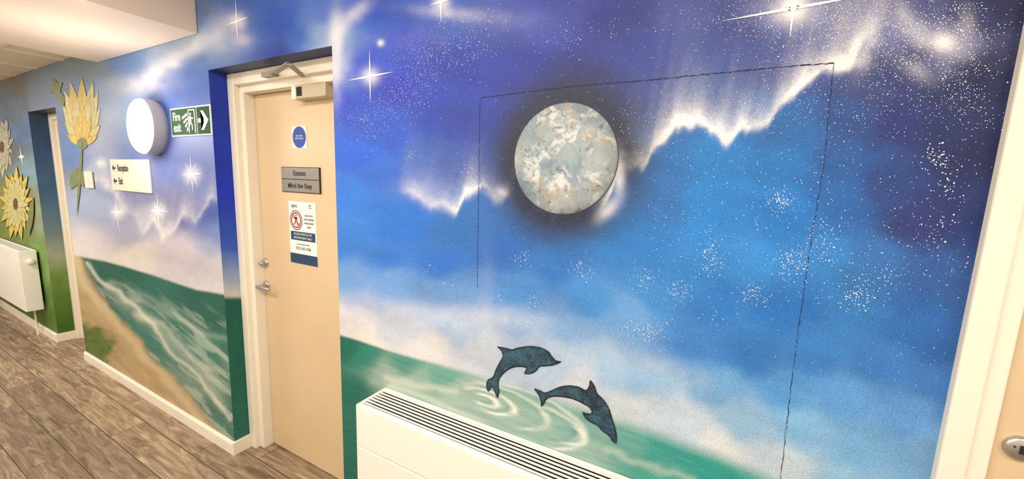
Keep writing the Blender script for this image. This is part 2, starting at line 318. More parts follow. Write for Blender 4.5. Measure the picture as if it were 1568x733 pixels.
# ---------------------------------------------------------------- cracks of the boarded-over opening
def ribbon(name,pts,w,Y,m,parent=None,wob=.0007,step=.006):
    vs=[];fs=[]
    for (x0,z0),(x1,z1) in zip(pts[:-1],pts[1:]):
        Ln=math.hypot(x1-x0,z1-z0); n=max(2,int(Ln/step)); tx,tz=(x1-x0)/Ln,(z1-z0)/Ln
        b=len(vs)
        for i in range(n+1):
            t=i/n; o=random.gauss(0,wob); ww=w*random.uniform(.15,1.1)/2
            x=x0+(x1-x0)*t-tz*o; z=z0+(z1-z0)*t+tx*o
            vs+= [(x-tz*ww,Y,z+tx*ww),(x+tz*ww,Y,z-tx*ww)]
        for i in range(n): fs.append((b+2*i,b+2*i+1,b+2*i+3,b+2*i+2))
    me=bpy.data.meshes.new(name); me.from_pydata(vs,[],fs); me.materials.append(m); return link(bpy.data.objects.new(name,me),parent)
M_crack=mat('crack_line_paint',(26,32,62),.7,noise=.3)  # dark colour of the wobbly crack lines
e=empty('plaster_crack',(P(735,150)[0],D,P(735,150)[1]))
ribbon('crack_top',[P(735,150),P(870,133),P(1000,122),P(1150,107),P(1276,96)],.0032,D-.0009,M_crack,e)
ribbon('crack_left',[P(735,150),P(733,300),P(731,440)],.0022,D-.0009,M_crack,e)
ribbon('crack_right',[P(1276,96),P(1262,250),P(1237,400),P(1215,560),P(1195,733)],.0018,D-.0009,M_crack,e)
# ---------------------------------------------------------------- star paint
M_star=mat('star_white_paint',(250,248,244),.5,noise=.02,emit=0)
def starshape(cx,cy,rh,rv,w,parent,diag=0):
    x,z=P(cx,cy); sc_=abs(P(cx+10,cy)[0]-x)/10; vz=abs(P(cx,cy+10)[1]-z)/10
    a=rh*sc_; b=rv*vz; k=w*sc_
    def ray(dx,dz,kk):
        n=math.hypot(dx,dz); tx,tz=dx/n,dz/n
        flat('ray',[(x-tz*kk,z+tx*kk),(x+dx,z+dz),(x+tz*kk,z-tx*kk)],D-.0016,M_star,parent)
    for dx,dz in [(a,a*.04),(-a,-a*.04),(0,b),(0,-b)]: ray(dx,dz,k)
    if diag:
        for s in (1,-1):
            for t in (1,-1): ray(s*a*diag,t*b*diag,k*.8)
    disc('core',x,z,k*1.7,D-.0017,M_star,parent,20)
e=empty('painted_bright_stars',(P(1000,100)[0],D,P(1000,100)[1]))
for a in [(363,33,18,40,1.0,0),(567,117,36,42,1.4,0),(676,3,18,34,1.8,0),(1215,13,120,46,3.2,.12),(583,66,4,5,.8,0),(294,267,16,30,1.0,.6),(243,323,14,28,.9,.5),(180,325,13,34,.7,.4),(33,240,5,18,.8,0),(155,250,8,20,.5,.3)]:
    starshape(*a[:5],e,a[5])
pts=[]
def cluster(cx,cy,sx,sy,n,r=(.35,1.2),rot=0):
    for _ in range(n):
        a=random.gauss(0,sx); b=random.gauss(0,sy); pts.append((cx+a*math.cos(rot)-b*math.sin(rot),cy+a*math.sin(rot)+b*math.cos(rot),random.uniform(*r)*(1 if random.random()<.9 else 1.5)))
for c in [(1090,395,12,16,120),(1215,402,14,12,120),(1040,445,10,10,80),(985,428,10,12,65),(890,410,11,10,75),(820,460,9,8,45),(805,490,16,6,60),(985,505,22,10,150),(1152,450,12,8,85),(1195,308,14,10,100),(1432,240,12,10,60),(1312,455,14,12,110),(630,238,6,5,26),(800,392,8,6,34),(1455,280,10,20,40),(1430,350,14,20,50),(1260,370,14,20,70),(685,430,12,6,14),(712,260,8,6,20),(765,455,8,8,16),(1095,480,12,12,20),(1340,420,20,20,40),(655,405,10,10,14)]:
    cluster(*c,r=(.3,1.05))
for c in [(560,185,22,12,240),(600,160,26,20,380),(635,120,24,22,280),(660,90,34,20,280),(705,70,30,16,170),(720,35,30,14,120),(560,210,16,10,60),(860,60,22,14,60),(930,45,20,10,25)]: cluster(*c,r=(.3,.9))
for c in [(1300,45,60,40,1000),(1400,70,60,45,900),(1210,25,60,20,350),(1470,40,40,30,300),(1350,150,80,40,350),(1480,130,25,50,260),(1210,95,40,30,200),(1110,35,60,20,150),(1010,190,50,20,150),(1150,170,60,20,150)]: cluster(*c,r=(.25,.7))
for _ in range(1300): pts.append((random.uniform(530,1510),random.uniform(-30,430),random.uniform(.25,.7)))
for _ in range(400): pts.append((random.uniform(1000,1490),random.uniform(230,480),random.uniform(.3,.95)))
for _ in range(260): pts.append((random.uniform(700,1450),random.uniform(430,600),random.uniform(.25,.7)))
for _ in range(260): pts.append((random.uniform(130,345),random.uniform(110,330),random.uniform(.25,.7)))
for _ in range(200): pts.append((random.gauss(360,40),random.gauss(40,25),random.uniform(.25,.7)))
vs=[];fs=[]
for px,py,r in pts:
    x,z=P(px,py)
    if math.hypot(x-MX,z-MZ)<MR*1.02 or x>XR-.01 or z>HT-.01 or z<.6: continue
    if R1a-.01<x<R1b+.01 and z<RT+.004: continue
    if x<R2b: continue
    if x<-2.14*D: r*=1.6
    b=len(vs); r=r*.0016*.75
    for i in range(6): vs.append((x+r*math.cos(i*math.pi/3),D-.0014,z+r*math.sin(i*math.pi/3)))
    fs.append(tuple(range(b,b+6)))
me=bpy.data.meshes.new('painted_star_specks'); me.from_pydata(vs,[],fs); me.materials.append(M_star); link(bpy.data.objects.new('painted_star_specks',me))
# ---------------------------------------------------------------- dolphins
def catmull(P_,n=6):
    out=[];N=len(P_)
    for i in range(N):
        p0,p1,p2,p3=[np.array(P_[(i+k)%N],float) for k in (-1,0,1,2)]
        for j in range(n):
            t=j/n; out.append(tuple(.5*((2*p1)+(-p0+p2)*t+(2*p0-5*p1+4*p2-p3)*t*t+(-p0+3*p1-3*p2+p3)*t**3)))
    return out
def dolphin_mat():
    m=bpy.data.materials.new('dolphin_teal_paint'); m.use_nodes=True; nt=m.node_tree; N=nt.nodes; b=N['Principled BSDF']; b.inputs['Roughness'].default_value=.5
    tc=N.new('ShaderNodeTexCoord'); n=N.new('ShaderNodeTexNoise'); n.inputs['Scale'].default_value=26; n.inputs['Detail'].default_value=8; n.inputs['Roughness'].default_value=.68; nt.links.new(tc.outputs['Object'],n.inputs['Vector'])
    at=N.new('ShaderNodeAttribute'); at.attribute_name='edge'
    ad=N.new('ShaderNodeMath'); ad.operation='MULTIPLY'; nt.links.new(n.outputs['Fac'],ad.inputs[0]); nt.links.new(at.outputs['Fac'],ad.inputs[1])
    r=N.new('ShaderNodeValToRGB'); e=r.color_ramp.elements; e[0].position=.14; e[0].color=L4(8,10,18); e[1].position=.68; e[1].color=L4(48,92,110)
    k=e.new(.42); k.color=L4(20,40,56); nt.links.new(ad.outputs[0],r.inputs[0])
    v=N.new('ShaderNodeTexVoronoi'); v.inputs['Scale'].default_value=230; nt.links.new(tc.outputs['Object'],v.inputs['Vector'])
    lt=N.new('ShaderNodeMath'); lt.operation='LESS_THAN'; lt.inputs[1].default_value=.22; nt.links.new(v.outputs['Distance'],lt.inputs[0])
    sc2=N.new('ShaderNodeMath'); sc2.operation='MULTIPLY'; sc2.inputs[1].default_value=.65; nt.links.new(lt.outputs[0],sc2.inputs[0])
    mx=N.new('ShaderNodeMix'); mx.data_type='RGBA'; nt.links.new(sc2.outputs[0],mx.inputs[0]); nt.links.new(r.outputs[0],mx.inputs[6]); mx.inputs[7].default_value=L4(125,160,182)
    nt.links.new(mx.outputs[2],b.inputs['Base Color']); return m
M_dol=dolphin_mat()
def dolphin(name,outline):
    o3=[P(x,y) for x,y in catmull(outline,4)]
    A=np.array(o3); n=len(A)
    st=.0022; gx,gz=np.meshgrid(np.arange(A[:,0].min(),A[:,0].max(),st),np.arange(A[:,1].min(),A[:,1].max(),st)); G=np.stack([gx.ravel(),gz.ravel()],1)
    def dist(co):
        best=np.full(len(co),9.)
        for i in range(n):
            p,q=A[i],A[(i+1)%n]; d=q-p; t=np.clip(((co-p)@d)/max(1e-12,d@d),0,1); best=np.minimum(best,np.hypot(*(co-p-t[:,None]*d).T))
        return best
    G=G[dist(G)>.0009]
    pts2=[Vector(p) for p in A.tolist()]+[Vector(p) for p in G.tolist()]
    ov,oe,of,_,_,_=geometry.delaunay_2d_cdt(pts2,[(i,(i+1)%n) for i in range(n)],[],1,1e-6)
    me=bpy.data.meshes.new(name); me.from_pydata([(v.x,D-.002,v.y) for v in ov],[],[tuple(f) for f in of]); me.materials.append(M_dol)
    co=np.array([(v.x,v.y) for v in ov]); at=me.attributes.new('edge','FLOAT','POINT'); at.data.foreach_set('value',np.clip(.22+dist(co)/.0085,0,1).astype(np.float32))
    return link(bpy.data.objects.new(name,me))
dolphin('painted_dolphin',[(860,553),(852,551),(846,545),(840,537),(828,531),(812,529),(795,531),(785,534),(776,532),(762,530),(768,537),(770,545),(765,554),(759,566),(755,576),(747,581),(745,590),(748,599),(754,592),(758,600),(762,609),(765,599),(764,590),(765,580),(771,572),(778,566),(787,562),(796,561),(806,563),(803,571),(812,572),(821,568),(827,561),(838,560),(850,558)])
dolphin('painted_dolphin.001',[(818,594),(828,597),(835,600),(846,596),(858,591),(872,589),(886,591),(897,596),(902,590),(904,581),(911,590),(915,601),(924,610),(933,624),(938,640),(943,656),(945,668),(944,678),(938,675),(932,666),(922,659),(915,651),(905,646),(896,639),(892,630),(900,632),(906,631),(903,624),(892,617),(876,610),(858,607),(845,607),(837,611),(834,617),(829,622),(828,612),(824,603)])
# ---------------------------------------------------------------- painted sunflowers
M_pet=mat('petal_yellow',(206,178,84),.5,noise=.55,nscale=26); M_pet2=mat('petal_pale',(196,188,128),.5,noise=.5,nscale=26); M_petg=mat('petal_grey',(168,166,146),.5,noise=.5,nscale=22); M_petd=mat('petal_outline',(132,116,62),.5,noise=.3); M_leaf=mat('leaf_green',(112,126,78),.5,noise=.5,nscale=26); M_core=mat('flower_core',(96,72,34),.6,noise=.5,nscale=60)
def petal(b,t,w,m,Y,parent,out=1.0):
    def shp(k,ext):
        pp=[];n=10; bx,by=b; tx,ty=t; L=math.hypot(tx-bx,ty-by); ux,uy=(tx-bx)/L,(ty-by)/L; L+=ext
        for i in range(n+1):
            s=i/n; ww=k*math.sin(math.pi*s**.9)*.5; pp.append((bx+ux*L*s-uy*ww,by+uy*L*s+ux*ww))
        for i in range(n-1,0,-1):
            s=i/n; ww=k*math.sin(math.pi*s**.9)*.5; pp.append((bx+ux*L*s+uy*ww,by+uy*L*s-ux*ww))
        return pp
    flat('petal_edge',[P(*q) for q in shp(w+out,out)],Y+.00006,M_petd,parent); flat('petal',[P(*q) for q in shp(w,0)],Y,m,parent)
    mid=(b[0]+(t[0]-b[0])*.85,b[1]+(t[1]-b[1])*.85); flat('vein',[P(*q) for q in ((b[0]-.3,b[1]),mid,(b[0]+.5,b[1]))],Y-.00003,M_petd,parent)
yy=[D-.0015]
def ny(): yy[0]-=.00012; return yy[0]
x,z=P(127,215); e=empty('painted_sunflower',(x,D,z))
for t,w in [((96,160),15),((154,166),15),((99,138),16),((151,140),15),((108,124),17),((143,124),16),((126,118),17),((100,186),13),((154,192),13),((114,146),15),((138,148),15),((104,206),11),((150,208),10),((126,158),14),((113,178),11),((140,180),11)]: petal((127,222),t,w,M_pet2 if w in (15,13,16) else M_pet,ny(),e,.8)
q=[P(127+8*math.cos(a*.4),220+9*math.sin(a*.4)) for a in range(16)]; flat('core',q,ny(),M_leaf,e)
for b,t,w in [((122,256),(110,290),16),((122,256),(129,286),10),((90,140),(98,162),11),((92,150),(82,120),11),((97,126),(79,142),9)]: petal(b,t,w,M_leaf,ny(),e)
petal((127,216),(119,330),4,M_leaf,ny(),e,1)
yy=[D-.0015]
x,z=P(22,310); e=empty('painted_sunflower.001',(x,D,z))
for k,(cx,cy,rx,ry,n) in enumerate([(4,225,18,48,14),(26,312,27,58,18)]):
    for lay in (0,1):
        for i in range(n):
            a=2*math.pi*(i+.5*lay)/n+.2; f=(1 if i%2 else .86)*(1-.26*lay)
            petal((cx,cy),(cx+rx*f*math.cos(a),cy+ry*f*math.sin(a)),9.5,(M_petg if k==0 else (M_pet if lay==0 else M_pet2)),ny(),e,.8)
    q=[P(cx+3.8*math.cos(a*.4),cy+9*math.sin(a*.4)) for a in range(16)]; flat('core',q,ny(),M_core,e)
petal((46,362),(53,300),7,M_leaf,ny(),e)
# ---------------------------------------------------------------- floor, ceilings, plain walls
def floor_mat():
    m=bpy.data.materials.new('wood_effect_vinyl'); m.use_nodes=True; nt=m.node_tree; N=nt.nodes; b=N['Principled BSDF']
    tc=N.new('ShaderNodeTexCoord')
    br=N.new('ShaderNodeTexBrick'); br.offset=.37; br.inputs['Scale'].default_value=1; br.inputs['Brick Width'].default_value=.95; br.inputs['Row Height'].default_value=.17; br.inputs['Mortar Size'].default_value=.0022; br.inputs['Mortar Smooth'].default_value=.2
    br.inputs['Color1'].default_value=(0,0,0,1); br.inputs['Color2'].default_value=(1,1,1,1); br.inputs['Mortar'].default_value=(.5,.5,.5,1)
    mpb=N.new('ShaderNodeMapping'); mpb.inputs['Location'].default_value=(.3,.05,0); nt.links.new(tc.outputs['Object'],mpb.inputs[0]); nt.links.new(mpb.outputs[0],br.inputs['Vector'])
    cx=N.new('ShaderNodeVectorMath'); cx.operation='MULTIPLY_ADD'; nt.links.new(br.outputs['Color'],cx.inputs[0]); cx.inputs[1].default_value=(7,13,5); nt.links.new(tc.outputs['Object'],cx.inputs[2])
    mp=N.new('ShaderNodeMapping'); mp.inputs['Scale'].default_value=(1.3,11,1); nt.links.new(cx.outputs[0],mp.inputs[0])
    n=N.new('ShaderNodeTexNoise'); n.inputs['Scale'].default_value=2.4; n.inputs['Detail'].default_value=10; n.inputs['Roughness'].default_value=.70; n.inputs['Distortion'].default_value=1.2; nt.links.new(mp.outputs[0],n.inputs['Vector'])
    r=N.new('ShaderNodeValToRGB'); e=r.color_ramp.elements; e[0].position=.30; e[0].color=L4(82,64,48); e[1].position=.74; e[1].color=L4(190,168,138)
    k=e.new(.5); k.color=L4(138,117,94); nt.links.new(n.outputs['Fac'],r.inputs[0])
    sp=N.new('ShaderNodeMapRange'); sp.inputs['To Min'].default_value=.76; sp.inputs['To Max'].default_value=1.18; nt.links.new(br.outputs['Color'],sp.inputs['Value'])
    vm=N.new('ShaderNodeVectorMath'); vm.operation='SCALE'; nt.links.new(r.outputs[0],vm.inputs[0]); nt.links.new(sp.outputs[0],vm.inputs['Scale'])
    mx=N.new('ShaderNodeMix'); mx.data_type='RGBA'; nt.links.new(br.outputs['Fac'],mx.inputs[0]); nt.links.new(vm.outputs[0],mx.inputs[6]); mx.inputs[7].default_value=L4(58,44,34)
    nt.links.new(mx.outputs[2],b.inputs['Base Color']); b.inputs['Roughness'].default_value=.42
    bp=N.new('ShaderNodeBump'); bp.inputs['Strength'].default_value=.25; bp.inputs['Distance'].default_value=.002; nt.links.new(n.outputs['Fac'],bp.inputs['Height']); nt.links.new(bp.outputs['Normal'],b.inputs['Normal'])
    return m
YB=-1.05; XL=-9.5; XE=3.0
box('floor',XL,XE,YB,YF+.1,-.05,0,floor_mat())
SX0,SX1=-3.39*D,-2.207*D; SZ=H+.632*D; CZ=H+.70*D
box('ceiling',SX1-.05,XE,YB,D,HT,HT+.05,M_ceil)
box('ceiling_bulkhead',SX0,SX1,YB,D-.001,SZ,HT,M_ceil,bev=.003)
def tile_mat():
    m=mat('ceiling_tile',(222,208,186),.8,noise=.04,nscale=60,bump=.3,bscale=120); return m
et=empty('ceiling_tiled',(-6,0,CZ)); Mt=tile_mat(); 
box('tile_field',XL,SX0,YB,D-.001,CZ+.01,CZ+.05,Mt,et)
xx=SX0-.02
while xx>XL: box('tee_bar',xx-.012,xx+.012,YB,D-.001,CZ+.002,CZ+.012,M_cream,et); xx-=.6
y_=D-.30
while y_>YB: box('tee_bar',XL,SX0,y_-.012,y_+.012,CZ,CZ+.012,M_cream,et); y_-=.6
box('wall_opposite',XL,XE,YB-.08,YB,0,HT,M_wallp)
box('wall_end_far',XL-.08,XL,YB,D,0,HT,M_wallp); box('wall_end_near',XE,XE+.08,YB,D+.1,0,HT,M_wallp)
DR1=1.29*D
box('wall_right_of_door',DR1+.05,XE,D,D+.1,0,HT,M_wallp); box('wall_over_door',XR,DR1+.05,D,D+.1,2.13,HT,M_wallp)
sk=.078; st=.016
def skirt(name,x0,x1,rev=None):
    e=empty(name,((x0+x1)/2,D,0)); box('board',x0,x1,D-st,D-.0005,0,sk-.01,M_white,e,bev=.002); box('board_top',x0,x1,D-st*.6,D-.0005,sk-.012,sk,M_white,e,bev=.002)
    if rev: box('return',x1-.001,x1+st,D-st,rev,0,sk,M_white,e,bev=.002)
skirt('baseboard_left',R2b,R1a,1.074*D); skirt('baseboard_far',XL,R2a,1.10*D); skirt('baseboard_right',R1b,XR,None)
# ---------------------------------------------------------------- doors
def doorset(name,x0,x1,top,fy,ly,fw,leafm=M_beige):
    e=empty(name,((x0+x1)/2,ly,0))
    w1=fw*.62
    box('jamb_left',x0,x0+w1,fy,YF,0,top,M_white,e,bev=.004); box('stop_left',x0+w1-.002,x0+fw,fy+.028,YF,0,top-fw+.004,M_white,e,bev=.003)
    box('jamb_right',x1-w1,x1,fy,YF,0,top,M_white,e,bev=.004); box('stop_right',x1-fw,x1-w1+.002,fy+.028,YF,0,top-fw+.004,M_white,e,bev=.003)
    box('head',x0,x1,fy+.001,YF,top-w1,top-.0005,M_white,e,bev=.004); box('head_stop',x0+w1,x1-w1,fy+.029,YF,top-fw,top-w1+.002,M_white,e,bev=.003)
    box('leaf',x0+fw+.002,x1-fw-.002,ly,ly+.044,.006,top-fw-.003,leafm,e,bev=.0015)
    return e
LY=1.15*D
d1=doorset('door_1',R1a+.0005,R1b-.0005,RT,1.074*D,LY,.085*D)
d2=doorset('door_2',R2a+.0005,R2b-.0005,RT2,1.10*D,LY,.07*D)
def onleaf(px,py): return P(px,py,LY)
hx,hz=onleaf(409,436)
lathe('handle_rose',[(0,.012),(.022,.012),(.026,.009),(.027,0)],(hx,LY,hz),(0,-1,0),M_steel,d1,32)
lathe('handle_neck',[(.009,0),(.009,.052),(.006,.058),(0,.06)],(hx,LY,hz),(0,-1,0),M_steel,d1,24)
box('lever',hx-.012,hx+.115,LY-.060,LY-.046,hz-.009,hz+.009,M_steel,d1,bev=.0065,seg=4)
lx,lz=onleaf(407,402)
lathe('lock_rose',[(0,.010),(.020,.010),(.026,.006),(.027,0)],(lx,LY,lz),(0,-1,0),M_steel,d1,32)
lathe('lock_turn',[(0,.034),(.010,.034),(.013,.028),(.013,.008)],(lx,LY,lz),(0,-1,0),M_steel,d1,24)
a=onleaf(463,134); b=onleaf(463,156)
box('closer_body',a[0],a[0]+.24,LY-.055,LY-.0005,b[1],a[1],M_closer,d1,bev=.006,seg=3)
box('closer_cap',a[0]-.004,a[0]+.03,LY-.057,LY-.001,b[1]-.002,a[1]+.002,M_white,d1,bev=.006,seg=3)
box('closer_badge',a[0]+.036,a[0]+.075,LY-.0565,LY-.054,b[1]+.012,a[1]-.014,M_dark,d1)
lathe('closer_spindle',[(.012,-.012),(.012,.05),(0,.052)],(a[0]+.07,LY-.03,a[1]-.01),(0,0,1),M_steel,d1,20)
def bar(name,p,q,w,h,m,parent):
    p=Vector(p);q=Vector(q);d=q-p; L=d.length; o=box(name,-.0,L,-w/2,w/2,-h/2,h/2,m,None,bev=.002)
    o.matrix_world=Matrix.Translation(p)@d.to_track_quat('X','Z').to_matrix().to_4x4()
    mw=o.matrix_world.copy(); o.parent=parent; o.matrix_parent_inverse=Matrix.Translation(parent.location).inverted(); o.matrix_basis=mw; return o
zc=a[1]+.030
bar('closer_arm_1',(a[0]+.07,LY-.03,zc),(a[0]+.20,LY-.19,zc+.004),.026,.007,M_steelplate,d1)
bar('closer_arm_2',(a[0]+.20,LY-.19,zc+.010),(a[0]-.10,1.075*D-.01,zc+.012),.026,.007,M_steelplate,d1)
box('closer_bracket',a[0]-.14,a[0]-.05,1.074*D-.03,1.074*D+.003,zc+.004,zc+.024,M_steelplate,d1,bev=.002)
e=empty('door_3',(.9*D,D,0)); fx0=.408*D; fx1=.474*D
box('architrave_left',fx0,fx0+.042,D-.020,D+.03,0,2.12,M_white,e,bev=.004); box('architrave_inner',fx0+.040,fx1,D-.012,D+.05,0,2.09,M_white,e,bev=.003)
box('architrave_head',fx0,DR1+.06,D-.019,D+.03,2.06,2.13,M_white,e,bev=.004); box('architrave_right',DR1,DR1+.07,D-.020,D+.03,0,2.12,M_white,e,bev=.004)
box('leaf',fx1+.002,DR1-.001,D-.002,D+.042,.006,2.058,M_beige,e,bev=.0015)
kx,kz=P(1556,683,D)
lathe('escutcheon',[(0,.010),(.020,.010),(.024,.006),(.025,0)],(kx+.004,D-.002,kz),(0,-1,0),M_steel,e,40)
box('keyhole_slot',kx-.001,kx+.009,D-.0135,D-.011,kz-.009,kz+.009,M_dark,e,bev=.001)
disc('screw',kx-.008,kz+.004,.0022,D-.0125,M_dark,e,12)
# ---------------------------------------------------------------- door signs
e=empty('door_name_plate',(*(onleaf(461,276)[:1]),LY,onleaf(461,276)[1]))
xa,zt=onleaf(432,256); xb,_=onleaf(491,256); zm=onleaf(461,275)[1]; zb=onleaf(432,294)[1]; zt=onleaf(461,256)[1]; zb=onleaf(461,295)[1]
box('frame',xa,xb,LY-.006,LY-.0003,zb,zt,M_dark,e,bev=.001)
box('plate_top',xa+.004,xb-.004,LY-.009,LY-.004,zm+.002,zt-.003,M_steelplate,e,bev=.001); box('plate_bottom',xa+.004,xb-.004,LY-.009,LY-.004,zb+.003,zm-.001,M_steelplate,e,bev=.001)
xm=(xa+xb)/2
text('estates',"Estates",xm,(zm+zt)/2,LY-.0095,.036,M_black,e,off=.0006); text('step',"Mind the Step",xm,(zm+zb)/2+.001,LY-.0095,.034,M_black,e,off=.0006)
x0,_=onleaf(448,210); x1,_=onleaf(470,210); z0=onleaf(459,227)[1]; z1=onleaf(459,193)[1]
e=empty('fire_door_sign',((x0+x1)/2,LY,(z0+z1)/2)); box('backing',x0,x1,LY-.002,LY-.0003,z0,z1,M_sign,e)
disc('roundel',(x0+x1)/2,(z0+z1)/2,(x1-x0)*.46,LY-.0026,M_blue,e)
for i,s in enumerate(["FIRE DOOR","KEEP LOCKED"]): text('t',s,(x0+x1)/2,(z0+z1)/2+.006-.013*i,LY-.003,.0105,M_sign,e)
x0,_=onleaf(444,350); x1,_=onleaf(485,350); z1=onleaf(464,309)[1]; z0=onleaf(464,404)[1]; w=x1-x0; h=z1-z0; xm=(x0+x1)/2
e=empty('no_entry_notice',(xm,LY,(z0+z1)/2)); box('sheet',x0,x1,LY-.002,LY-.0003,z0,z1,M_sign,e)
text('logo',"qms",x0+w*.22,z1-h*.07,LY-.003,.030,M_navy,e); text('logo2',"NHS\nTrust",x0+w*.80,z1-h*.07,LY-.003,.011,M_navy,e)
rx,rz=x0+w*.27,z1-h*.30
def ringm(name,cx,cz,ro,ri,Y,m,parent,n=48):
    vs=[(cx+r*math.cos(2*math.pi*i/n),Y,cz+r*math.sin(2*math.pi*i/n)) for r in (ro,ri) for i in range(n)]
    fs=[(i,(i+1)%n,n+(i+1)%n,n+i) for i in range(n)]
    me=bpy.data.meshes.new(name); me.from_pydata(vs,[],fs); me.materials.append(m); return link(bpy.data.objects.new(name,me),parent)
ringm('panel_edge',rx,rz,w*.235,w*.215,LY-.0028,M_navy,e); ringm('ban_ring',rx,rz,w*.19,w*.155,LY-.003,M_red,e)
c,s_=math.cos(-.785),math.sin(-.785); L_=w*.17;k_=w*.015
flat('ban_bar',[(rx+c*a-s_*b,rz+s_*a+c*b) for a,b in ((-L_,-k_),(L_,-k_),(L_,k_),(-L_,k_))],LY-.0036,M_red,e)
def man(cx,cz,h,Y,m,parent,flip=1):
    g=lambda q:[(cx+flip*a*h,cz+b*h) for a,b in q]
    disc('head',cx+flip*.02*h,cz+.42*h,.085*h,Y,m,parent,20)
    flat('torso',g([(-.13,.30),(.12,.30),(.10,-.02),(-.10,-.02)]),Y,m,parent)
    flat('leg_a',g([(-.10,.0),(.03,.0),(-.10,-.22),(-.26,-.46),(-.34,-.42),(-.2,-.2)]),Y,m,parent)
    flat('leg_b',g([(-.02,.0),(.10,.0),(.22,-.2),(.20,-.46),(.11,-.46),(.12,-.22)]),Y,m,parent)
    flat('arm_a',g([(-.12,.30),(-.08,.22),(-.26,.10),(-.32,.16)]),Y,m,parent); flat('arm_b',g([(.08,.30),(.12,.18),(.30,.12),(.32,.20),(.16,.24)]),Y,m,parent)
man(rx,rz,w*.26,LY-.0032,M_black,e)
for i,s in enumerate(["NO ENTRY","AUTHORISED","PERSONNEL","ONLY"]): text('t',s,x0+w*.75,z1-h*(.215+.06*i),LY-.003,.0135,M_black,e)
box('band',x0+w*.05,x1-w*.05,LY-.0028,LY-.0018,z1-h*.62,z1-h*.48,M_navy,e)
for i,s in enumerate(["ACCESS STRICTLY BY","APPOINTMENT ONLY"]): text('t',s,xm,z1-h*(.52+.06*i),LY-.0033,.0155,M_sign,e)
for i,s in enumerate(["In an emergency contact","0123 242 5758"]): text('t',s,xm,z1-h*(.68+.07*i),LY-.003,(.010,.020)[i],M_black,e)
box('foot',x0,x1,LY-.0028,LY-.0018,z0,z0+h*.16,M_navy,e)
# ---------------------------------------------------------------- wall signs
xa,za=P(262,167); xb,_=P(323,158); zb=P(262,210)[1]; 
e=empty('fire_exit_sign',((xa+xb)/2,D,(za+zb)/2)); w=xb-xa; h=za-zb
box('panel',xa,xb,D-.006,D-.0003,zb,za,M_sign,e,bev=.001); box('field',xa+.008,xb-.008,D-.0075,D-.005,zb+.008,za-.008,M_green,e)
text('fire',"Fire",xa+w*.17,zb+h*.68,D-.008,h*.42,M_sign,e,sx=.85,off=.001); text('exit',"exit",xa+w*.17,zb+h*.30,D-.008,h*.42,M_sign,e,sx=.85,off=.001)
box('doorway',xa+w*.47,xa+w*.64,D-.0082,D-.0074,zb+h*.1,zb+h*.90,M_sign,e); box('doorway_inner',xa+w*.49,xa+w*.62,D-.0086,D-.0078,zb+h*.1,zb+h*.86,M_green,e)
man(xa+w*.53,zb+h*.48,h*.62,D-.0092,M_sign,e)
for i in range(4): flat('step_stripe',[(xa+w*(.31+.035*i),zb+h*(.66-.15*i)),(xa+w*(.45),zb+h*(.80-.15*i)),(xa+w*(.45),zb+h*(.70-.15*i)),(xa+w*(.32+.035*i),zb+h*(.58-.15*i))],D-.0083,M_sign,e)
box('divider',xa+w*.675,xa+w*.685,D-.0080,D-.0074,zb+.006,za-.006,M_sign,e)
ax,az=xa+w*.71,zb+h*.5
flat('arrow',[(ax,az+h*.07),(ax+w*.14,az+h*.07),(ax+w*.07,az+h*.32),(ax+w*.13,az+h*.32),(ax+w*.25,az),(ax+w*.13,az-h*.32),(ax+w*.07,az-h*.32),(ax+w*.14,az-h*.07),(ax,az-h*.07)],D-.0086,M_sign,e)
xa,za=P(170,244); xb,_=P(229,240); zb=P(170,290)[1]; w=xb-xa; h=za-zb
e=empty('direction_sign',((xa+xb)/2,D,(za+zb)/2)); box('board',xa,xb,D-.008,D-.0003,zb,za,M_cream,e,bev=.0015)
for i,s in enumerate(["Reception","Exit"]):
    zz=za-h*(.28+.42*i); text('t',s,xa+w*.20,zz,D-.0088,.062,M_black,e,align='LEFT',sx=.66,off=.0014)
    flat('arrow',[(xa+w*.05,zz),(xa+w*.10,zz+.022),(xa+w*.10,zz+.006),(xa+w*.155,zz+.006),(xa+w*.155,zz-.006),(xa+w*.10,zz-.006),(xa+w*.10,zz-.022)],D-.0088,M_black,e)
xa,za=P(131,262); xb,_=P(143,262); zb=P(131,287)[1]
e=empty('light_switch',((xa+xb)/2,D,(za+zb)/2)); box('plate',xa,xb,D-.012,D-.0048,zb,za,M_cream,e,bev=.002); box('rocker',(xa+xb)/2-.012,(xa+xb)/2+.012,D-.016,D-.011,(za+zb)/2-.02,(za+zb)/2+.02,M_white,e,bev=.002)
# ---------------------------------------------------------------- round lamps
def roundlamp(name,x,y,z,s):
    e=empty(name,(x,y,z)); ax=(0,s,0); r=.157
    lathe('base',[(r*.96,0),(r*.99,.008),(r,.02),(r,.052),(r*.985,.066)],(x,y,z),ax,M_plastic,e,72)
    lathe('diffuser',[(r*.985,.064),(r*.95,.078),(r*.88,.086),(r*.7,.091),(r*.4,.094),(0,.095)],(x,y,z),ax,M_glow,e,72)
    return e
lxp,lzp=P(239,196)
roundlamp('round_wall_lamp',lxp,D-.0005,lzp,-1)
roundlamp('added_wall_lamp',-3.1,YB+.0005,2.02,1)  # unseen lamp added to throw a glow on the bulkhead
